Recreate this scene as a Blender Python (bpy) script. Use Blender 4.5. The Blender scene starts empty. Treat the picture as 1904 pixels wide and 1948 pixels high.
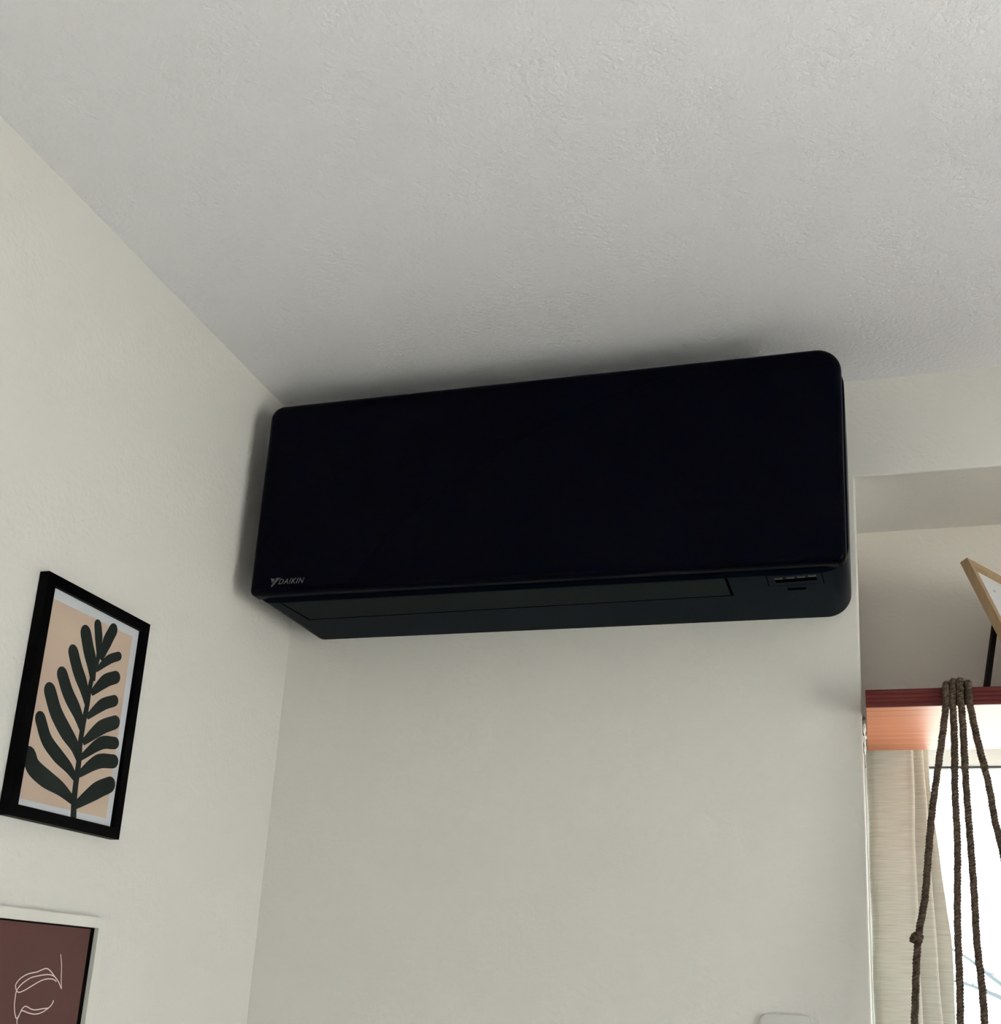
import bpy, bmesh, math, random
from mathutils import Vector, Matrix
random.seed(7)
scene = bpy.context.scene
C = scene.collection

# ---------------------------------------------------------------- camera
ZO = 2.25                      # height of the air conditioner's underside above the floor
W_PX, H_PX, F_PX = 1904, 1948, 2155.0
PX, PY = 93.0, 317.7           # principal point offset (the photo is a crop)
yaw, pitch, roll = 0.28275, 0.27331, 0.04546
cam_d = bpy.data.cameras.new('camera')
cam = bpy.data.objects.new('camera', cam_d); C.objects.link(cam)
cy, sy, cp, sp = math.cos(yaw), math.sin(yaw), math.cos(pitch), math.sin(pitch)
fw = Vector((-sy*cp, cy*cp, sp)); rt = Vector((cy, sy, 0)); up = rt.cross(fw)
c_, s_ = math.cos(roll), math.sin(roll)
r2 = c_*rt + s_*up; u2 = -s_*rt + c_*up
cam.matrix_world = Matrix.Translation((0.848, -1.4821, ZO-0.5065)) @ Matrix((r2, u2, -fw)).transposed().to_4x4()
cam_d.sensor_fit = 'HORIZONTAL'; cam_d.sensor_width = 36.0
cam_d.lens = F_PX*36.0/W_PX
cam_d.shift_x = -PX/W_PX; cam_d.shift_y = PY/W_PX
cam_d.clip_start = 0.02; cam_d.clip_end = 300
scene.camera = cam

# ---------------------------------------------------------------- world, sun, exposure
world = bpy.data.worlds.new('sky'); scene.world = world; world.use_nodes = True
bg = world.node_tree.nodes['Background']
bg.inputs[0].default_value = (0.885, 0.93, 1.0, 1); bg.inputs[1].default_value = 5.0
sun_d = bpy.data.lights.new('sun', 'SUN'); sun_d.energy = 38.0; sun_d.angle = math.radians(3); sun_d.color = (1, 0.965, 0.91)
sun = bpy.data.objects.new('sun', sun_d); C.objects.link(sun)
sun.rotation_euler = Vector((-0.35, -0.75, -1.0)).to_track_quat('-Z', 'Y').to_euler()
sun.location = (2, 4, 6)
scene.view_settings.view_transform = 'Standard'
scene.view_settings.look = 'None'
scene.view_settings.gamma = 1.0
scene.view_settings.use_curve_mapping = False
scene.view_settings.exposure = 1.0

def portal(name, loc, size, rot, energy=None, col=(1, 1, 1)):
    d = bpy.data.lights.new(name, 'AREA'); d.shape = 'RECTANGLE'; d.size, d.size_y = size
    o = bpy.data.objects.new(name, d); C.objects.link(o); o.location = loc; o.rotation_euler = rot
    if energy is None: d.cycles.is_portal = True
    else: d.energy = energy; d.color = col
    return o
XE, XR = 0.842, 2.75            # window recess, left and right edge
SOFFIT, SILL = ZO+0.2020, ZO-0.84  # unseen sill, raised so sunlight bounces onto the shelf underside
CEIL = ZO+0.3501
portal('window_portal', ((XE+XR)/2, 0.46, (SILL+ZO-0.09)/2), (XR-XE, ZO-0.09-SILL), (-math.pi/2, 0, 0))

RX, RY = 3.5, -3.8              # far corner of the room behind the camera
GY0, GY1, GZ1 = -2.4, -1.1, 2.15   # unseen glazed door, added in the right wall to light the left one
portal('fill_door_portal', (RX+0.14, (GY0+GY1)/2, GZ1/2), (GZ1, GY1-GY0), (0, math.pi/2, 0))

# ---------------------------------------------------------------- materials
def mat(name, col, rough=0.6, spec=0.5, metal=0.0, bump=None, vary=None, coat=0.0, trans=0.0):
    m = bpy.data.materials.new(name); m.use_nodes = True
    nt = m.node_tree; b = nt.nodes['Principled BSDF']
    b.inputs['Base Color'].default_value = (*col, 1); b.inputs['Roughness'].default_value = rough
    b.inputs['Specular IOR Level'].default_value = spec; b.inputs['Metallic'].default_value = metal
    b.inputs['Coat Weight'].default_value = coat
    tc = nt.nodes.new('ShaderNodeTexCoord')
    if vary:                                  # (scale, second colour, contrast)
        n = nt.nodes.new('ShaderNodeTexNoise'); n.inputs['Scale'].default_value = vary[0]; n.inputs['Detail'].default_value = 5
        mp = nt.nodes.new('ShaderNodeMapping')
        if len(vary) > 3: mp.inputs['Scale'].default_value = vary[3]
        nt.links.new(tc.outputs['Object'], mp.inputs[0]); nt.links.new(mp.outputs[0], n.inputs['Vector'])
        r = nt.nodes.new('ShaderNodeValToRGB')
        r.color_ramp.elements[0].position = 0.5-vary[2]; r.color_ramp.elements[1].position = 0.5+vary[2]
        r.color_ramp.elements[0].color = (*col, 1); r.color_ramp.elements[1].color = (*vary[1], 1)
        nt.links.new(n.outputs['Fac'], r.inputs[0]); nt.links.new(r.outputs[0], b.inputs['Base Color'])
    if bump:                                  # list of (scale, distance)
        prev = None
        for sc, di in bump:
            n = nt.nodes.new('ShaderNodeTexNoise'); n.inputs['Scale'].default_value = sc; n.inputs['Detail'].default_value = 3
            nt.links.new(tc.outputs['Object'], n.inputs['Vector'])
            bp = nt.nodes.new('ShaderNodeBump'); bp.inputs['Distance'].default_value = di; bp.inputs['Strength'].default_value = 1
            nt.links.new(n.outputs['Fac'], bp.inputs['Height'])
            if prev: nt.links.new(prev.outputs[0], bp.inputs['Normal'])
            prev = bp
        nt.links.new(prev.outputs[0], b.inputs['Normal'])
    return m
M = {}
M['wall'] = mat('wall_paint', (0.77, 0.755, 0.715), 0.85, 0.2, bump=[(140, 0.0009), (18, 0.0016)], vary=(3.0, (0.745, 0.73, 0.69), 0.25))
M['ceiling'] = mat('ceiling_paint', (0.885, 0.885, 0.91), 0.9, 0.15, bump=[(170, 0.0018), (25, 0.0012)], vary=(2.0, (0.865, 0.865, 0.89), 0.25))
M['soffit'] = mat('recess_paint', (0.87, 0.82, 0.755), 0.85, 0.2, bump=[(140, 0.0007), (20, 0.001)], vary=(5.0, (0.84, 0.79, 0.73), 0.25))
M['floor'] = mat('oak_floor', (0.52, 0.48, 0.43), 0.45, 0.4, vary=(3, (0.44, 0.40, 0.355), 0.2, (1, 14, 1)))
M['white_pvc'] = mat('white_pvc', (0.80, 0.82, 0.82), 0.35, 0.5)
M['gasket'] = mat('rubber_gasket', (0.03, 0.035, 0.035), 0.7)
M['ground'] = mat('pale_paving', (0.45, 0.43, 0.40), 0.9, vary=(0.6, (0.36, 0.36, 0.33), 0.2))
M['ac_panel'] = mat('black_panel', (0.0002, 0.0004, 0.0036), 0.24, 0.045)
M['ac_body'] = mat('blueblack_plastic', (0.0026, 0.0058, 0.0115), 0.30, 0.012, bump=[(900, 0.00002)])
M['ac_flap'] = mat('charcoal_plastic', (0.0065, 0.0100, 0.0110), 0.40, 0.016)
M['ac_gap'] = mat('black_gap', (0.0004, 0.0004, 0.0006), 0.8, 0.0)
M['ac_logo'] = mat('logo_grey', (0.085, 0.085, 0.09), 0.5, 0.2)
M['ac_lamp'] = mat('smoked_lamp_lens', (0.020, 0.023, 0.026), 0.3, 0.15)
M['black_frame'] = mat('black_lacquer_wood', (0.0012, 0.0012, 0.0013), 0.5, 0.04)
M['mat_paper'] = mat('pale_paper', (0.60, 0.62, 0.66), 0.6, 0.3)
M['beige_print'] = mat('beige_print', (0.60, 0.48, 0.375), 0.6, 0.2, vary=(14, (0.57, 0.42, 0.345), 0.2))
M['leaf_ink'] = mat('dark_green_ink', (0.012, 0.016, 0.016), 0.6, 0.12, vary=(20, (0.020, 0.026, 0.023), 0.3))
M['white_frame'] = mat('white_painted_wood', (0.76, 0.755, 0.70), 0.55, 0.3, bump=[(200, 0.0002)])
M['maroon'] = mat('maroon_print', (0.125, 0.052, 0.046), 0.6, 0.3, vary=(12, (0.108, 0.048, 0.042), 0.25))
M['line_ink'] = mat('pale_pink_ink', (0.82, 0.68, 0.64), 0.6, 0.2)
M['pine'] = mat('pale_pine', (0.46, 0.32, 0.18), 0.5, 0.3, vary=(30, (0.38, 0.255, 0.14), 0.2, (8, 8, 1)))
M['white_card'] = mat('white_card', (0.72, 0.73, 0.75), 0.5, 0.3)
M['grey_ink'] = mat('grey_ink', (0.30, 0.31, 0.33), 0.6)
M['strut'] = mat('dark_fibreboard', (0.012, 0.007, 0.008), 0.6, 0.2)
M['jute'] = mat('jute_fibre', (0.165, 0.12, 0.085), 0.95, 0.05, vary=(260, (0.055, 0.040, 0.031), 0.2), bump=[(900, 0.0006)])
M['switch'] = mat('white_plastic', (0.66, 0.655, 0.62), 0.5, 0.3)
M['bark'] = mat('grey_bark', (0.05, 0.062, 0.068), 0.9, 0.1)

def lit_wood_red():
    m = mat('lit_red_varnished_wood', (0.20, 0.045, 0.032), 0.40, 0.07)  # shelf board wood, lightened to carry the glow on its underside
    nt = m.node_tree; b = nt.nodes['Principled BSDF']
    tc = nt.nodes.new('ShaderNodeTexCoord'); mp = nt.nodes.new('ShaderNodeMapping'); mp.inputs['Scale'].default_value = (1.2, 160, 160)
    n = nt.nodes.new('ShaderNodeTexNoise'); n.inputs['Scale'].default_value = 1.6; n.inputs['Detail'].default_value = 4
    r = nt.nodes.new('ShaderNodeValToRGB')
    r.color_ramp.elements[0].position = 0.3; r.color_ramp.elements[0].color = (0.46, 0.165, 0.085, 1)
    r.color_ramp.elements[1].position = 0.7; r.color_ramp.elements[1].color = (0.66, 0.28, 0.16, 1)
    nt.links.new(tc.outputs['Object'], mp.inputs[0]); nt.links.new(mp.outputs[0], n.inputs['Vector'])
    nt.links.new(n.outputs['Fac'], r.inputs[0]); nt.links.new(r.outputs[0], b.inputs['Base Color'])
    bp = nt.nodes.new('ShaderNodeBump'); bp.inputs['Distance'].default_value = 0.0004; bp.inputs['Strength'].default_value = 0.6
    nt.links.new(n.outputs['Fac'], bp.inputs['Height']); nt.links.new(bp.outputs[0], b.inputs['Normal'])
    return m
M['lit_red_wood'] = lit_wood_red()
M['shaded_red_edge'] = mat('shaded_red_edging', (0.15, 0.026, 0.024), 0.45, 0.2, vary=(2, (0.105, 0.020, 0.020), 0.25, (1.5, 200, 200)))  # same shelf wood with the shade of its front edge in the colour

def curtain_mat():
    m = bpy.data.materials.new('cream_linen'); m.use_nodes = True
    nt = m.node_tree; b = nt.nodes['Principled BSDF']; out = nt.nodes['Material Output']
    b.inputs['Roughness'].default_value = 0.9; b.inputs['Specular IOR Level'].default_value = 0.1
    tc = nt.nodes.new('ShaderNodeTexCoord'); mp = nt.nodes.new('ShaderNodeMapping'); mp.inputs['Scale'].default_value = (25, 25, 620)
    n = nt.nodes.new('ShaderNodeTexNoise'); n.inputs['Scale'].default_value = 1.0; n.inputs['Detail'].default_value = 3
    r = nt.nodes.new('ShaderNodeValToRGB')
    r.color_ramp.elements[0].position = 0.3; r.color_ramp.elements[0].color = (0.575, 0.58, 0.505, 1)
    r.color_ramp.elements[1].position = 0.65; r.color_ramp.elements[1].color = (0.715, 0.72, 0.645, 1)
    nt.links.new(tc.outputs['Object'], mp.inputs[0]); nt.links.new(mp.outputs[0], n.inputs['Vector'])
    nt.links.new(n.outputs['Fac'], r.inputs[0]); nt.links.new(r.outputs[0], b.inputs['Base Color'])
    t = nt.nodes.new('ShaderNodeBsdfTranslucent'); nt.links.new(r.outputs[0], t.inputs['Color'])
    mx = nt.nodes.new('ShaderNodeMixShader'); mx.inputs[0].default_value = 0.05
    nt.links.new(b.outputs[0], mx.inputs[1]); nt.links.new(t.outputs[0], mx.inputs[2]); nt.links.new(mx.outputs[0], out.inputs[0])
    return m
M['curtain'] = curtain_mat()

def glass_mat():
    m = bpy.data.materials.new('window_glass'); m.use_nodes = True
    nt = m.node_tree; nt.nodes.remove(nt.nodes['Principled BSDF']); out = nt.nodes['Material Output']
    t = nt.nodes.new('ShaderNodeBsdfTransparent'); t.inputs[0].default_value = (0.97, 0.985, 0.98, 1)
    g = nt.nodes.new('ShaderNodeBsdfGlossy'); g.inputs['Roughness'].default_value = 0.02
    f = nt.nodes.new('ShaderNodeFresnel'); f.inputs[0].default_value = 1.3
    mx = nt.nodes.new('ShaderNodeMixShader')
    nt.links.new(f.outputs[0], mx.inputs[0]); nt.links.new(t.outputs[0], mx.inputs[1]); nt.links.new(g.outputs[0], mx.inputs[2])
    nt.links.new(mx.outputs[0], out.inputs[0])
    return m
M['glass'] = glass_mat()

# ---------------------------------------------------------------- helpers
def obj(name, bm, m, parent=None, smooth=False):
    bmesh.ops.recalc_face_normals(bm, faces=bm.faces)
    me = bpy.data.meshes.new(name); bm.to_mesh(me); bm.free()
    me.materials.append(M[m])
    if smooth:
        for p in me.polygons: p.use_smooth = True
        try: me.set_sharp_from_angle(angle=math.radians(35))
        except Exception: pass
    o = bpy.data.objects.new(name, me); C.objects.link(o)
    if parent: o.parent = parent; o.matrix_parent_inverse = parent.matrix_world.inverted()
    return o
def thing(name, label, cat, loc, group=None):
    o = bpy.data.objects.new(name, None); C.objects.link(o); o.location = loc; o.empty_display_size = 0.05
    o.matrix_world = Matrix.Translation(loc)
    return tag(o, label, cat, group)
def tag(o, label, cat, group=None):
    o['label'] = label; o['category'] = cat
    if group: o['group'] = group
    return o
def struct(o): o['kind'] = 'structure'; return o
def box(bm, a, b, bevel=0.0, seg=2, rot=None):
    r = bmesh.ops.create_cube(bm, size=1.0)
    a, b = Vector(a), Vector(b)
    for v in r['verts']:
        v.co = Vector([(a[i]+b[i])/2 + v.co[i]*(b[i]-a[i]) for i in range(3)])
    if bevel:
        es = {e for v in r['verts'] for e in v.link_edges}
        bmesh.ops.bevel(bm, geom=list(es), offset=bevel, segments=seg, affect='EDGES', profile=0.5)
def mbox(a, b, bevel=0.0, seg=2):
    bm = bmesh.new(); box(bm, a, b, bevel, seg); return bm
def prism(bm, pts, ax, lo, hi):
    """closed outline (2-D pairs in the two axes left over) extruded along axis ax"""
    def mk(p, t):
        c = [p[0], p[1]]; c.insert(ax, t); return bm.verts.new(c)
    A = [mk(p, lo) for p in pts]; B = [mk(p, hi) for p in pts]; n = len(pts)
    bm.faces.new(A); bm.faces.new(B[::-1])
    side = []
    for i in range(n): side.append(bm.faces.new((A[i], B[i], B[(i+1) % n], A[(i+1) % n])))
    return A, B
def rounded(x0, x1, z0, z1, rads, n=10):
    """outline; radii for (x0,z0),(x1,z0),(x1,z1),(x0,z1)"""
    pts = []
    for (cx, cz, sx, sz, a0), r in zip(((x0, z0, 1, 1, 180), (x1, z0, -1, 1, 270), (x1, z1, -1, -1, 0), (x0, z1, 1, -1, 90)), rads):
        for k in range(n+1):
            a = math.radians(a0 + 90*k/n); pts.append((cx+sx*r + r*math.cos(a), cz+sz*r + r*math.sin(a)))
    return pts
def bez(pts, per=8):
    """Catmull-Rom through 3-D points"""
    P = [Vector(p) for p in pts]; P = [2*P[0]-P[1]] + P + [2*P[-1]-P[-2]]; out = []
    for i in range(1, len(P)-2):
        for k in range(per):
            t = k/per; a, b, c, d = P[i-1:i+3]
            out.append(0.5*((2*b) + (c-a)*t + (2*a-5*b+4*c-d)*t*t + (3*b-a-3*c+d)*t**3))
    out.append(P[-2]); return out
def tube(bm, path, rad, sides=8):
    """path: list of Vectors; rad: float or list"""
    rings = []; n = len(path); prev = None
    for i, p in enumerate(path):
        t = (path[min(i+1, n-1)] - path[max(i-1, 0)]).normalized()
        if prev is None:
            u = t.orthogonal().normalized()
        else:
            u = (prev - t*prev.dot(t)).normalized()
        prev = u; v = t.cross(u); r = rad[i] if isinstance(rad, (list, tuple)) else rad
        rings.append([bm.verts.new(p + r*(math.cos(2*math.pi*k/sides)*u + math.sin(2*math.pi*k/sides)*v)) for k in range(sides)])
    for a, b in zip(rings, rings[1:]):
        for k in range(sides): bm.faces.new((a[k], a[(k+1) % sides], b[(k+1) % sides], b[k]))
    bm.faces.new(rings[0][::-1]); bm.faces.new(rings[-1])

# ---------------------------------------------------------------- the room
struct(obj('floor', mbox((-0.2, RY-0.2, -0.1), (RX+0.2, 0.5, 0)), 'floor'))
struct(obj('ceiling', mbox((-0.2, RY-0.2, CEIL), (RX+0.2, 0.5, CEIL+0.15)), 'ceiling'))
struct(obj('wall_left', mbox((-0.2, RY-0.2, 0), (0, 0.5, CEIL)), 'wall'))
bm = bmesh.new(); prism(bm, [(RY-0.2, 0), (GY0, 0), (GY0, GZ1), (GY1, GZ1), (GY1, 0), (0.5, 0), (0.5, CEIL), (RY-0.2, CEIL)], 0, RX, RX+0.2)
struct(obj('wall_right', bm, 'wall'))
struct(obj('wall_rear', mbox((0, RY-0.2, 0), (RX, RY, CEIL)), 'wall'))
# wall with the air conditioner: solid pier, parapet under the window, lintel, far pier (one outline with a hole)
bm = bmesh.new()
xs = [0, XE, XR, RX]; zs = [0, SILL, SOFFIT, CEIL]
V = {}
for yi, y in enumerate((0.0, 0.5)):
    for i, x in enumerate(xs):
        for k, z in enumerate(zs): V[i, k, yi] = bm.verts.new((x, y, z))
for i in range(3):
    for k in range(3):
        if (i, k) == (1, 1): continue
        for yi in (0, 1): bm.faces.new((V[i, k, yi], V[i+1, k, yi], V[i+1, k+1, yi], V[i, k+1, yi]))
rim = [(1, 1), (2, 1), (2, 2), (1, 2)]
hole_edges = []
for a, b in zip(rim, rim[1:]+rim[:1]):
    bm.faces.new((V[a+(0,)], V[b+(0,)], V[b+(1,)], V[a+(1,)])); hole_edges.append((V[a+(0,)], V[b+(0,)]))
for seq in ([(0, k) for k in range(4)], [(3, k) for k in range(4)], [(i, 0) for i in range(4)], [(i, 3) for i in range(4)]):
    for a, b in zip(seq, seq[1:]): bm.faces.new((V[a+(0,)], V[b+(0,)], V[b+(1,)], V[a+(1,)]))
es = [bm.edges.get(e) for e in hole_edges]
bmesh.ops.bevel(bm, geom=es, offset=0.0035, segments=3, affect='EDGES', profile=0.5)
wb = struct(obj('wall_back', bm, 'wall', smooth=True))
for z0, z1, r_ in ((-0.128, -0.152, 0.0026), (-0.1535, -0.157, 0.0032), (-0.160, -0.178, 0.0020)):      # ragged plaster left on the reveal under the shelf
    bm = bmesh.new(); bmesh.ops.create_icosphere(bm, subdivisions=3, radius=1.0)
    for v in bm.verts:
        k = 1+0.18*math.sin(7*v.co.z+3*v.co.x+40*z0)+0.12*math.sin(11*v.co.y+5*v.co.z)
        v.co = Vector((XE+0.0018+v.co.x*r_*k, 0.05+v.co.y*0.012*k, ZO+(z0+z1)/2+v.co.z*(z0-z1)/2*k))
    obj('plaster_patch', bm, 'wall', wb, True)
# board closing the top of the recess behind the shelf, with the shutter box behind it
struct(obj('wall_recess', mbox((XE, 0.2, ZO-0.1158), (XR, 0.222, SOFFIT)), 'soffit'))
struct(obj('trim_1', mbox((XE, 0.222, ZO-0.09), (XR, 0.49, SOFFIT)), 'soffit'))
struct(obj('trim_2', mbox((XE, -0.03, SILL-0.005), (XR, 0.36, SILL+0.02), 0.004), 'white_pvc'))

# window with frame members and two panes
WY0, WY1 = 0.40, 0.455
WZT, WZB = ZO-0.09, SILL+0.02
win = bpy.data.objects.new('window_1', None); C.objects.link(win); win.matrix_world = Matrix.Translation(((XE+XR)/2, WY0, WZB)); struct(win)
zt = ZO-0.1235; xm = 1.60
for a, b in (((XE, WY0, zt), (XR, WY1, WZT)), ((XE, WY0, WZB), (XR, WY1, WZB+0.07)), ((XE, WY0, WZB+0.07), (XE+0.06, WY1, zt)),
             ((XR-0.06, WY0, WZB+0.07), (XR, WY1, zt)), ((xm-0.045, WY0, WZB+0.07), (xm+0.045, WY1, zt))):
    obj('window_frame', mbox(a, b, 0.004), 'white_pvc', win)
for xa, xb in ((XE+0.06, xm-0.045), (xm+0.045, XR-0.06)):
    bm = bmesh.new()
    for a, b in (((xa, WY0+0.004, zt-0.003), (xb, WY0+0.016, zt)), ((xa, WY0+0.004, WZB+0.07), (xb, WY0+0.016, WZB+0.073)),
                 ((xa, WY0+0.004, WZB+0.073), (xa+0.003, WY0+0.016, zt-0.003)), ((xb-0.003, WY0+0.004, WZB+0.073), (xb, WY0+0.016, zt-0.003))): box(bm, a, b)
    obj('gasket', bm, 'gasket', win)
    obj('pane', mbox((xa, WY0+0.02, WZB+0.07), (xb, WY0+0.024, zt)), 'glass', win)

# glazed door out of view, added as a daylight source for the left wall
fill_door = bpy.data.objects.new('fill_light_door', None); C.objects.link(fill_door); fill_door.matrix_world = Matrix.Translation((RX+0.1, (GY0+GY1)/2, 0)); struct(fill_door)
gm = (GY0+GY1)/2
for (ya, za), (yb, zb) in (((GY0, GZ1-0.07), (GY1, GZ1)), ((GY0, 0.002), (GY1, 0.09)), ((GY0, 0.09), (GY0+0.07, GZ1-0.07)),
                           ((GY1-0.07, 0.09), (GY1, GZ1-0.07)), ((gm-0.05, 0.09), (gm+0.05, GZ1-0.07))):
    obj('fill_door_frame', mbox((RX+0.06, ya, za), (RX+0.12, yb, zb), 0.004), 'white_pvc', fill_door)
for ya, yb in ((GY0+0.07, gm-0.05), (gm+0.05, GY1-0.07)):
    obj('pane', mbox((RX+0.09, ya, 0.09), (RX+0.095, yb, GZ1-0.07)), 'glass', fill_door)

# outside ground
struct(obj('ground', mbox((-80, -80, -3.3), (80, 80, -3.2)), 'ground'))

# ---------------------------------------------------------------- air conditioner
AX0, AX1, AZ0, AZ1 = 0.0355, 0.8335, ZO+0.0, ZO+0.2935
ac = thing('air_conditioner', 'long black wall air conditioner with rounded corners mounted under the ceiling', 'air conditioner', ((AX0+AX1)/2, 0, AZ0))
bm = bmesh.new()
prism(bm, rounded(AX0+0.004, AX1, AZ0, AZ1-0.004, (0.022, 0.032, 0.04, 0.03)), 1, -0.166, 0.0)
body = obj('body', bm, 'ac_body', ac, True)
# front panel: slab with soft edges, larger radii on the upper corners
bm = bmesh.new()
x0, x1, z0, z1 = AX0+0.0015, AX1-0.0025, AZ0+0.0045, AZ1
def layer(inset, y):
    pts = rounded(x0+inset, x1-inset, z0+inset, z1-inset, (max(0.009-inset, 0.002), max(0.011-inset, 0.002), max(0.031-inset, 0.004), max(0.020-inset, 0.004)), 10)
    return [bm.verts.new((px, y, pz)) for px, pz in pts]
prof = [(0.004, -0.167), (0.0, -0.170)]
for k in range(0, 9):
    a = math.pi/2*k/8; prof.append((0.009*(1-math.cos(a)), -0.180-0.009*math.sin(a)))
rings = [layer(i, y) for i, y in prof]
for a, b in zip(rings, rings[1:]):
    n = len(a)
    for k in range(n): bm.faces.new((a[k], a[(k+1) % n], b[(k+1) % n], b[k]))
bm.faces.new(rings[0]); bm.faces.new(rings[-1][::-1])
panel = obj('front_panel', bm, 'ac_panel', ac, True)
# outlet flap in the underside, sitting in a dark gap
def slab(pts, z_lo, z_hi, m, name, parent):
    bm = bmesh.new(); prism(bm, pts, 2, z_lo, z_hi); return obj(name, bm, m, parent)
slab([(0.0735, -0.1655), (0.6875, -0.1655), (0.6885, -0.1020), (0.0800, -0.0905)], AZ0-0.0003, AZ0+0.002, 'ac_gap', 'flap_gap', ac)
slab([(0.0765, -0.1655), (0.6840, -0.1655), (0.6850, -0.1050), (0.0835, -0.0935)], AZ0-0.0004, AZ0+0.002, 'ac_flap', 'flap', ac)
# display strip with four indicator lamps, and the sensor slot
slab([(0.7345, -0.1655), (0.8015, -0.1655), (0.8030, -0.1310), (0.7350, -0.1280)], AZ0-0.0003, AZ0+0.001, 'ac_gap', 'display_gap', ac)
disp = slab([(0.7357, -0.1655), (0.8003, -0.1655), (0.8018, -0.1322), (0.7362, -0.1292)], AZ0-0.0004, AZ0+0.001, 'ac_body', 'display', ac)
slab([(0.744, -0.150), (0.794, -0.153), (0.795, -0.1435), (0.745, -0.1405)], AZ0-0.0005, AZ0+0.001, 'ac_gap', 'display_window', disp)
for x, y in ((0.749, -0.157), (0.7635, -0.1585), (0.7765, -0.1595), (0.7895, -0.161)):
    bm = mbox((x-0.0045, y-0.0028, AZ0-0.0016), (x+0.0045, y+0.0028, AZ0+0.0006), 0.0007, 2)
    obj('indicator_lamp', bm, 'ac_lamp', disp, True)
bm = bmesh.new(); prism(bm, rounded(0.757, 0.780, -0.1185, -0.1125, (0.0015,)*4, 4), 2, AZ0-0.0007, AZ0+0.001); obj('sensor_slot', bm, 'ac_gap', ac)
# emblem and lettering on the panel
YF = -0.189
bm = bmesh.new()
for pts in (((0.0700, 0.0272), (0.0762, 0.0258), (0.0722, 0.0205)), ((0.0790, 0.0274), (0.0845, 0.0274), (0.0725, 0.0138), (0.0712, 0.0160))):
    prism(bm, [(x, ZO+z) for x, z in pts], 1, YF-0.0004, YF+0.0003)
obj('emblem', bm, 'ac_logo', panel)
cu = bpy.data.curves.new('lettering', 'FONT'); cu.body = 'DAIKIN'; cu.size = 0.0108; cu.shear = 0.30; cu.offset = 0.00012; cu.extrude = 0.0003; cu.space_character = 1.14
tmp = bpy.data.objects.new('lettering_curve', cu); C.objects.link(tmp)
bpy.context.view_layer.update()
me = bpy.data.meshes.new_from_object(tmp.evaluated_get(bpy.context.evaluated_depsgraph_get()))
bpy.data.objects.remove(tmp)
wx = max(v.co.x for v in me.vertices)-min(v.co.x for v in me.vertices); mx0 = min(v.co.x for v in me.vertices)
for v in me.vertices:
    x, y, z = v.co; v.co = (0.0822+(x-mx0)*0.0385/wx, YF-0.0001-z, ZO+0.0180+y)
me.materials.clear(); me.materials.append(M['ac_logo'])
lt = bpy.data.objects.new('lettering', me); C.objects.link(lt); lt.parent = panel; lt.matrix_parent_inverse = panel.matrix_world.inverted()
lt['label'] = 'grey slanted capital lettering DAIKIN'

# ---------------------------------------------------------------- pictures on the left wall
def frame_bars(root, y0, y1, z0, z1, w, x0, x1, m, bevel=0.001, tilt=0.0, rabbet=None):
    """four mitred members of a frame that hangs on the plane x=0 facing +x"""
    o = [(y0, z0), (y1, z0), (y1, z1), (y0, z1)]; i = [(y0+w, z0+w), (y1-w, z0+w), (y1-w, z1-w), (y0+w, z1-w)]
    out = []
    for k in range(4):
        bm = bmesh.new()
        prism(bm, [o[k], o[(k+1) % 4], i[(k+1) % 4], i[k]], 0, x0, x1)
        out.append(obj('frame_bar', bm, m, root))
    return out
# black frame with the leaf print
Y0, Y1, Z0, Z1 = -0.5365, -0.3550, ZO-0.3538, ZO-0.0920
fr = thing('picture_frame', 'black framed leaf print in beige and dark green on the left wall', 'picture', (0, (Y0+Y1)/2, Z0))
frame_bars(fr, Y0, Y1, Z0, Z1, 0.0125, 0.0005, 0.0125, 'black_frame')
obj('backing', mbox((0.0008, Y0+0.002, Z0+0.002), (0.006, Y1-0.002, Z1-0.002)), 'black_frame', fr)
XP = 0.0075
bm = bmesh.new(); prism(bm, [(-0.5235, ZO-0.3410), (-0.3680, ZO-0.3410), (-0.3680, ZO-0.1045), (-0.5240, ZO-0.1045)], 0, 0.006, XP); paper = obj('paper', bm, 'mat_paper', fr)
bm = bmesh.new(); prism(bm, [(-0.5175, ZO-0.3340), (-0.3775, ZO-0.3325), (-0.3790, ZO-0.1150), (-0.5215, ZO-0.1165)], 0, XP, XP+0.0002); obj('print_ground', bm, 'beige_print', paper)
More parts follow.
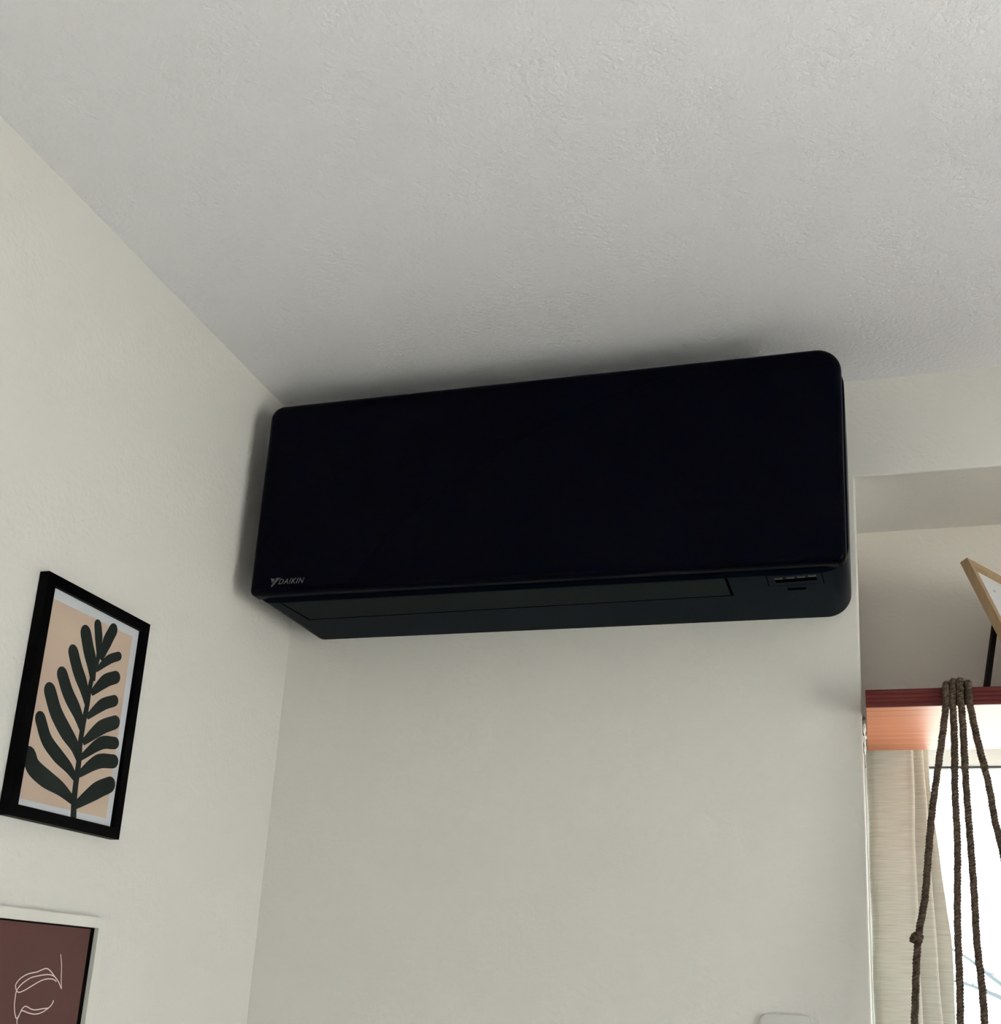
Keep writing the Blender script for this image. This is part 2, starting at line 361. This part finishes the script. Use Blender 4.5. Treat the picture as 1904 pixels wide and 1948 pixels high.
LEAF = [  # (width, spine from tip to stem) in millimetres: y, height under the unit's base
    (17.8, [(-514.4, -289.5), (-505.8, -299.2), (-486.2, -306.8), (-460.1, -313.5), (-435.6, -323.5)]),
    (14.4, [(-507.6, -248.0), (-493.5, -266.7), (-473.4, -279.1), (-453.5, -288.5), (-438.1, -299.2)]),
    (16.6, [(-500.4, -215.7), (-486.5, -234.6), (-467.7, -250.6), (-449.2, -263.6), (-438.8, -276.9)]),
    (15.2, [(-486.0, -193.1), (-472.3, -210.2), (-452.6, -227.8), (-439.2, -245.6)]),
    (15.0, [(-474.6, -164.3), (-464.1, -179.8), (-449.5, -197.0), (-438.4, -215.4)]),
    (16.3, [(-459.7, -137.5), (-452.4, -151.1), (-442.4, -168.0), (-435.9, -186.0)]),
    (11.3, [(-442.2, -121.9), (-437.6, -135.5), (-434.3, -152.8)]),
    (13.5, [(-415.1, -118.5), (-421.9, -134.2), (-428.8, -158.5)]),
    (9.9, [(-399.2, -145.5), (-414.4, -154.2), (-433.7, -172.7)]),
    (13.8, [(-398.4, -170.9), (-415.2, -180.2), (-435.3, -200.2)]),
    (12.5, [(-394.8, -198.2), (-414.2, -208.2), (-436.2, -228.1)]),
    (14.9, [(-387.7, -222.2), (-410.7, -234.4), (-436.4, -257.2)]),
    (13.2, [(-382.7, -245.6), (-406.7, -251.4), (-436.2, -274.6)]),
    (14.8, [(-380.1, -266.7), (-407.1, -272.9), (-435.6, -293.5)]),
    (17.6, [(-381.1, -294.5), (-402.0, -305.4), (-432.7, -327.2)])]
STEM = [(-432.3, -341.0), (-435.1, -326.0), (-437.0, -309.2), (-437.7, -292.2), (-438.3, -276.8), (-440.5, -259.9), (-440.6, -237.2), (-439.2, -215.6), (-439.3, -192.4), (-436.1, -171.6), (-433.8, -158.2), (-435.4, -142.2)]
def blade(name, spine, width, xk, stem=False):
    path = bez([(0, y/1000, z/1000) for y, z in spine], 8); n = len(path); bm = bmesh.new(); L, Rr = [], []
    hw = width*1.1/2000 if not stem else width/2000
    for i, q in enumerate(path):
        t = (path[min(i+1, n-1)]-path[max(i-1, 0)]).normalized(); nn = Vector((0, -t.z, t.y)); s = i/(n-1)
        w = hw*(1-0.30*s) if stem else hw*(1.0+0.04*math.sin(3*s)) * (1 if s < 0.5 else 1-0.56*((s-0.5)/0.5)**1.3)
        L.append(q+nn*w); Rr.append(q-nn*w)
    cap = []
    if not stem:                                  # round tip before the first point
        t = (path[0]-path[1]).normalized(); nn = Vector((0, t.z, -t.y))
        for k in range(1, 8):
            a = math.pi*k/8; cap.append(path[0]+hw*(math.cos(a)*-nn*-1+math.sin(a)*t*1.15))
        # order the cap so that it runs from the R side to the L side
        if (cap[0]-Rr[0]).length > (cap[0]-L[0]).length: cap = cap[::-1]
    def vp(v): return bm.verts.new((xk, v.y, ZO+v.z))
    LV = [vp(v) for v in L]; RV = [vp(v) for v in Rr]
    for i in range(n-1): bm.faces.new((LV[i], LV[i+1], RV[i+1], RV[i]))
    if cap: bm.faces.new([RV[0]] + [vp(v) for v in cap] + [LV[0]])
    ext = bmesh.ops.extrude_face_region(bm, geom=bm.faces[:])
    for v in ext['geom']:
        if isinstance(v, bmesh.types.BMVert): v.co.x = XP+0.0001
    return obj(name, bm, 'leaf_ink', paper)
for k, (w, sp_) in enumerate(LEAF): blade('printed_leaf', sp_, w, XP+0.0004+k*0.00001)
blade('printed_stem', STEM, 9.0, XP+0.0006, True)

# white frame with the maroon print and its line drawing
Y0, Y1, Z0, Z1 = -0.62, -0.3595, ZO-0.80, ZO-0.4432
fr = thing('picture_frame', 'white framed maroon print with a pale line drawing below the leaf print', 'picture', (0, (Y0+Y1)/2, Z0))
frame_bars(fr, Y0, Y1, Z0, Z1, 0.0115, 0.0005, 0.015, 'white_frame')
obj('backing', mbox((0.0008, Y0+0.003, Z0+0.003), (0.0096, Y1-0.003, Z1-0.003)), 'black_frame', fr)
XQ = 0.0104
pr = obj('print_sheet', mbox((0.0096, Y0+0.0170, Z0+0.0130), (XQ, Y1-0.0192, Z1-0.0132)), 'maroon', fr)
LINES = [
 [(-417.3, -485.4), (-413.2, -496.5), (-410.3, -510.9), (-407.6, -521.0)],
 [(-407.6, -521.0), (-414.0, -513.9), (-420.8, -509.0), (-428.7, -503.5), (-435.3, -500.9), (-442.0, -502.2), (-449.9, -504.9), (-462.0, -507.1), (-472.1, -511.8), (-477.3, -517.5), (-476.8, -521.6), (-474.1, -524.6), (-470.8, -525.6), (-464.1, -523.7), (-453.8, -519.0), (-443.4, -514.3), (-435.4, -511.9), (-427.9, -511.2), (-421.7, -511.9), (-417.4, -513.8)],
 [(-420.8, -509.0), (-426.7, -507.4), (-434.4, -507.1), (-446.9, -508.7), (-457.8, -511.1), (-467.0, -515.9), (-473.0, -520.8), (-475.3, -524.6), (-475.4, -531.8), (-474.7, -538.6), (-472.5, -545.4), (-469.9, -550.1), (-467.6, -551.3), (-466.3, -550.1), (-464.8, -546.0), (-462.6, -541.6), (-459.3, -539.2), (-455.0, -539.9), (-449.3, -541.9), (-442.8, -542.7), (-432.5, -541.5), (-423.0, -540.8)],
 [(-467.6, -551.3), (-465.8, -548.1), (-462.3, -543.6), (-452.6, -545.7), (-441.8, -546.9), (-431.7, -545.0), (-423.0, -540.6), (-418.1, -536.2), (-417.5, -532.9)],
 [(-467.6, -551.3), (-466.6, -556.8), (-464.3, -565.7), (-466, -590), (-480, -612), (-478, -640), (-450, -660), (-415, -655), (-400, -630)]]
for l in LINES:
    bm = bmesh.new(); path = [Vector((XQ+0.0003, v.y, ZO+v.z)) for v in bez([(0, (y-4.7)/1000, z/1000) for y, z in l], 5)]
    tube(bm, path, 0.0006, 5)
    bmesh.ops.scale(bm, vec=(0.5, 1, 1), verts=bm.verts, space=Matrix.Translation((-XQ, 0, 0)))
    obj('drawn_line', bm, 'line_ink', pr, True)

# ---------------------------------------------------------------- shelf in the window recess
SZ0, SZ1, SY0, SY1 = ZO-0.1390, ZO-0.1162, -0.05, 0.2062
sh = thing('shelf', 'red varnished wooden shelf with a reeded front edge, lighting painted into its colours, across the window recess', 'shelf', (1.6, SY0, SZ0))
obj('board', mbox((0.8475, SY0+0.004, SZ0), (XR-0.01, SY1, SZ1), 0.0008, 2), 'lit_red_wood', sh)
bm = bmesh.new(); prof = [(SY0+0.0040, SZ0)]            # edging with four shallow reeds
nr = 4; hz = (SZ1-SZ0)/nr
for q in range(nr):
    for t in (0.0, 0.12, 0.3, 0.5, 0.7, 0.88):
        prof.append((SY0+0.0011*(1-math.sin(math.pi*t)**0.6), SZ0+hz*(q+t)))
prof += [(SY0+0.0011, SZ1), (SY0+0.0040, SZ1)]
prism(bm, prof, 0, 0.8472, XR-0.01)
obj('front_edging', bm, 'shaded_red_edge', sh)
# picture leaning on the shelf, facing away from the air conditioner, on an easel strut
P = Vector((0.9844, 0.03, ZO+0.0856)); e1 = Vector((0.54234, 0.84016, 0)); e2 = Vector((0.31359, -0.20243, -0.92773)); nn = Vector((0.77944, -0.50314, 0.37325))
Lh = (P.z-SZ1)/0.92773-0.0015; Lw = 0.175; FD = 0.0115
sf = thing('picture_frame', 'pale pine frame with a white card leaning on the red shelf', 'picture', P+e2*Lh+e1*Lw/2)
def pf(u, v, d): return P + e1*u + e2*v - nn*d
def hexa(cor, d0, d1):
    bm = bmesh.new(); A = [bm.verts.new(pf(u, v, d0)) for u, v in cor]; B = [bm.verts.new(pf(u, v, d1)) for u, v in cor]; n = len(cor)
    bm.faces.new(A); bm.faces.new(B[::-1])
    for i in range(n): bm.faces.new((A[i], B[i], B[(i+1) % n], A[(i+1) % n]))
    return bm
fwid = 0.0115
o = [(0, 0), (Lw, 0), (Lw, Lh), (0, Lh)]; ii = [(fwid, fwid), (Lw-fwid, fwid), (Lw-fwid, Lh-fwid), (fwid, Lh-fwid)]
for k in range(4): obj('frame_bar', hexa([o[k], o[(k+1) % 4], ii[(k+1) % 4], ii[k]], 0, FD), 'pine', sf)
card = obj('card', hexa([(0.003, 0.003), (Lw-0.003, 0.003), (Lw-0.003, Lh-0.003), (0.003, Lh-0.003)], 0.005, 0.0105), 'white_card', sf)
for u0, v0, u1, v1 in ((0.049, 0.036, 0.055, 0.0372),):
    obj('drawn_mark', hexa([(u0, v0), (u1, v0), (u1, v1), (u0, v1)], 0.0046, 0.0051), 'grey_ink', card)
hin = pf(0.050, 0.06, FD-0.001); k = 0.029
foot = Vector((hin.x-0.84*k, hin.y+0.54*k, SZ1+0.0005)); ax = (foot-hin).normalized(); wv = e1; tv = ax.cross(wv).normalized()
bm = bmesh.new(); cor = []
for q, wdt in ((hin, 0.006), (foot, 0.0065)):
    cor.append([bm.verts.new(q+wv*a*wdt+tv*b*0.0015) for a, b in ((-1, -1), (1, -1), (1, 1), (-1, 1))])
bm.faces.new(cor[0]); bm.faces.new(cor[1][::-1])
for i in range(4): bm.faces.new((cor[0][i], cor[1][i], cor[1][(i+1) % 4], cor[0][(i+1) % 4]))
obj('easel_strut', bm, 'strut', sf)

# ---------------------------------------------------------------- rope plant hanger over the shelf edge
rp = thing('rope_hanger', 'brown twisted jute rope hanger draped over the red shelf edge', 'rope', (0.955, -0.0555, SZ1))
STR = [
 [(0.9424, -0.0560, -0.1426), (0.9244, -0.0560, -0.2438), (0.9097, -0.0560, -0.3573), (0.8988, -0.0560, -0.4185), (0.8889, -0.0560, -0.5182), (0.872, -0.0560, -0.68), (0.862, -0.058, -0.82)],
 [(0.9498, -0.0560, -0.1428), (0.9479, -0.0622, -0.2324), (0.9455, -0.0682, -0.309), (0.9414, -0.0768, -0.4127), (0.9373, -0.0855, -0.5156), (0.931, -0.100, -0.68), (0.929, -0.110, -0.82)],
 [(0.9595, -0.0560, -0.143), (0.9604, -0.0622, -0.2325), (0.9604, -0.0733, -0.3703), (0.9618, -0.0793, -0.4414), (0.9633, -0.0855, -0.5144), (0.968, -0.100, -0.68), (0.970, -0.110, -0.82)],
 [(0.9698, -0.0560, -0.1433), (0.9802, -0.0560, -0.2057), (0.9881, -0.0560, -0.2632), (0.9951, -0.0560, -0.313), (1.012, -0.0560, -0.44), (1.035, -0.056, -0.60), (1.055, -0.058, -0.82)]]
TOPX = [0.9445, 0.9530, 0.9605, 0.9688]; RISE = [0.0052, 0.0098, 0.0105, 0.0062]
def resample(path, step):
    out = [path[0]]; acc = 0.0
    for a, b in zip(path, path[1:]):
        d = (b-a).length; t = step-acc
        while t <= d: out.append(a+(b-a)*(t/d)); t += step
        acc = d-(t-step)
    return out
def yarn(bm, path, R, r, pitch, plies=3, sides=6):
    path = resample(path, pitch/9); n = len(path); prev = None; fr_ = []
    for i, p in enumerate(path):
        t = (path[min(i+1, n-1)]-path[max(i-1, 0)]).normalized()
        u = t.orthogonal().normalized() if prev is None else (prev-t*prev.dot(t)).normalized()
        prev = u; fr_.append((p, u, t.cross(u)))
    for q in range(plies):
        pp = []
        for i, (p, u, v) in enumerate(fr_):
            a = 2*math.pi*(i/9+q/plies); wob = 1+0.10*math.sin(i*0.31+q*2)
            pp.append(p+R*wob*(math.cos(a)*u+math.sin(a)*v))
        tube(bm, pp, r, sides)
def fuzz(bm, path, R, count):
    for _ in range(count):
        i = random.randrange(1, len(path)-1); p = path[i]; t = (path[i+1]-path[i-1]).normalized()
        d = Vector((random.uniform(-1, 1), random.uniform(-1, 1), random.uniform(-1, 1))); d = (d-t*d.dot(t)).normalized()
        a = p+d*R*0.85; L_ = random.uniform(0.0008, 0.0028); q = a+d*L_+t*random.uniform(-1, 1)*L_
        m_ = (a+q)/2+t*random.uniform(-1, 1)*L_*0.4
        tube(bm, [a, m_, q], 0.00011, 3)
for s, tx, rise in zip(STR, TOPX, RISE):
    zt_ = SZ1-ZO
    pre = [(tx*0.6+0.957*0.4, 0.075, zt_+0.0056), (tx, 0.030, zt_+0.0056), (tx, -0.015, zt_+rise*0.8+0.001), (tx, -0.038, zt_+rise), (tx+(s[0][0]-tx)*0.3, -0.0525, zt_+rise*0.55), (s[0][0], -0.0562, zt_-0.010)]
    path = [v+Vector((0, 0, ZO)) for v in bez(pre+s, 10)]
    bm = bmesh.new(); path = [q+Vector((0.0007*math.sin(i*0.37+tx*900), 0.0005*math.sin(i*0.23), 0)) if i > 45 else q for i, q in enumerate(path)]; yarn(bm, path, 0.0026, 0.0020, 0.0115); st = obj('strand', bm, 'jute', rp, True)
    bm = bmesh.new(); fuzz(bm, path, 0.0042, 420); fz = obj('loose_fibres', bm, 'jute', st); fz['kind'] = 'stuff'
def knot(name, c, R, turns, axis):
    bm = bmesh.new(); path = []
    axis = axis.normalized(); u = axis.orthogonal().normalized(); v = axis.cross(u)
    for i in range(int(turns*16)+1):
        a = 2*math.pi*i/16; h = (i/(turns*16)-0.5)
        path.append(c+R*(1-0.5*abs(h))*(math.cos(a)*u+math.sin(a)*v)+axis*h*R*2.0+axis*0.3*R*math.sin(2*a))
    yarn(bm, path, 0.0017, 0.0020, 0.011); return obj(name, bm, 'jute', rp, True)
knot('knot', Vector((0.8962, -0.0565, ZO-0.4215)), 0.0048, 2.0, Vector((0.5, 0.2, 1)))
knot('top_knot', Vector((0.957, 0.080, SZ1+0.0105)), 0.0055, 3, Vector((1, 0, 0.05)))

# ---------------------------------------------------------------- curtain
def lerp(a, b, t): return a+(b-a)*t
cur = thing('curtain', 'cream linen curtain gathered at the side of the window', 'curtain', (0.90, 0.25, SILL+0.03))
def keyed(keys, z):
    if z >= keys[0][0]: return keys[0][1]
    for (za, xa), (zb, xb) in zip(keys, keys[1:]):
        if z >= zb: return lerp(xa, xb, (za-z)/(za-zb))
    return keys[-1][1]
R1 = [(-0.09, 0.9110), (-0.133, 0.9115), (-0.26, 0.9095), (-0.375, 0.9085), (-0.52, 0.9085), (-0.9, 0.912), (-1.4, 0.915)]
R2 = [(-0.09, 0.9260), (-0.133, 0.9270), (-0.20, 0.9280), (-0.30, 0.9300), (-0.37, 0.9315), (-0.45, 0.9340), (-0.52, 0.9360), (-0.9, 0.945), (-1.4, 0.950)]
R3 = [(-0.09, 0.9340), (-0.133, 0.9350), (-0.173, 0.9360), (-0.235, 0.9390), (-0.275, 0.9430), (-0.335, 0.9490), (-0.405, 0.9545), (-0.46, 0.9555), (-0.52, 0.9550), (-0.9, 0.960), (-1.4, 0.966)]
def plan(z):
    a, b, c = keyed(R1, z), keyed(R2, z), keyed(R3, z)
    return [(0.8460, 0.262), (0.8500, 0.2520), (0.8600, 0.2470), (0.8800, 0.2440), (a-0.010, 0.2440), (a-0.002, 0.2425), (a, 0.2450), (a-0.004, 0.2480), (a-0.012, 0.2520), (a-0.010, 0.2580),
            (a+0.002, 0.2590), (b-0.008, 0.2570), (b-0.0015, 0.2555), (b, 0.2580), (b-0.004, 0.2620), (b-0.010, 0.2670), (b-0.006, 0.2720), (b+0.002, 0.2720), (c-0.006, 0.2705), (c, 0.2700)]
def cloth(zrows, dy, sel=None):
    bm = bmesh.new(); rows = []
    for z in zrows:
        rows.append([bm.verts.new((v.x+0.0006*math.sin(z*40+v.y*90), v.y+dy, ZO+z)) for v in bez([(x, y, 0) for x, y in plan(z)], 4)])
    for a, b in zip(rows, rows[1:]):
        for k in range(len(a)-1): bm.faces.new((a[k], a[k+1], b[k+1], b[k]))
    return bm
zr = [-0.0905-i*(0.705/90) for i in range(91)]
co = obj('cloth', cloth(zr, 0), 'curtain', cur, True)
md = co.modifiers.new('thickness', 'SOLIDIFY'); md.thickness = 0.0008
# stitched hem along the edge beside the wall
bm = bmesh.new()
path = [Vector((0.8560+0.0006*math.sin(z*40), 0.2472, ZO+z)) for z in zr]
tube(bm, path, 0.00035, 4); obj('hem_stitching', bm, 'curtain', cur)

# ---------------------------------------------------------------- switch plate under the unit
SX0, SX1, SZT = 0.7095, 0.7705, ZO-0.5150
sw = thing('switch_plate', 'white rounded plastic switch plate on the grey wall', 'switch', ((SX0+SX1)/2, 0, SZT-0.08))
bm = bmesh.new(); A, B = prism(bm, rounded(SX0, SX1, SZT-0.085, SZT, (0.006,)*4, 6), 1, -0.006, -0.0)
bmesh.ops.bevel(bm, geom=[bm.edges.get((A[i], A[(i+1) % len(A)])) for i in range(len(A))], offset=0.002, segments=3, affect='EDGES', profile=0.5)
obj('plate', bm, 'switch', sw, True)
obj('rocker', mbox((SX0+0.012, -0.0085, SZT-0.073), (SX1-0.012, -0.004, SZT-0.012), 0.0015), 'switch', sw, True)

# ---------------------------------------------------------------- bare tree outside
tree = thing('bare_tree', 'bare thin tree branches outside the window', 'tree', (2.9, 5.2, -3.2))
bm = bmesh.new()
tube(bm, bez([(2.9, 5.2, -3.2), (2.88, 5.2, -1.5), (2.95, 5.15, 0.2), (2.85, 5.2, 1.2)], 6), [0.10-0.0035*i for i in range(19)], 8)
obj('trunk', bm, 'bark', tree, True)
def branch(pts, r0, twigs):
    bm = bmesh.new(); path = bez(pts, 8); n = len(path)
    tube(bm, path, [r0*(1-0.85*i/(n-1)) for i in range(n)], 5)
    for i in range(n//3, n-2, 2):
        for _ in range(twigs):
            d = (path[i+1]-path[i]).normalized(); q = path[i]; L_ = random.uniform(0.04, 0.12)
            e = (d+Vector((random.uniform(-.5, .5), random.uniform(-.5, .5), random.uniform(-.7, .7)))).normalized()
            tube(bm, [q, q+e*L_*0.5+Vector((0, 0, 0.01)), q+e*L_], [0.004, 0.003, 0.0012], 4)
    obj('branch', bm, 'bark', tree, True)
branch([(2.9, 5.15, 0.9), (2.3, 5.05, 1.35), (1.75, 5.0, 1.72), (1.475, 5.0, 1.912), (1.316, 5.0, 2.037), (1.20, 5.0, 2.10)], 0.030, 1)
branch([(2.9, 5.15, 0.6), (2.3, 5.05, 1.30), (1.75, 5.0, 1.72), (1.47, 5.0, 1.842), (1.296, 5.0, 1.906), (1.15, 5.0, 1.93)], 0.026, 1)
branch([(2.86, 5.2, 1.1), (2.6, 5.2, 1.9), (2.45, 5.3, 2.5), (2.4, 5.3, 2.9)], 0.030, 1)
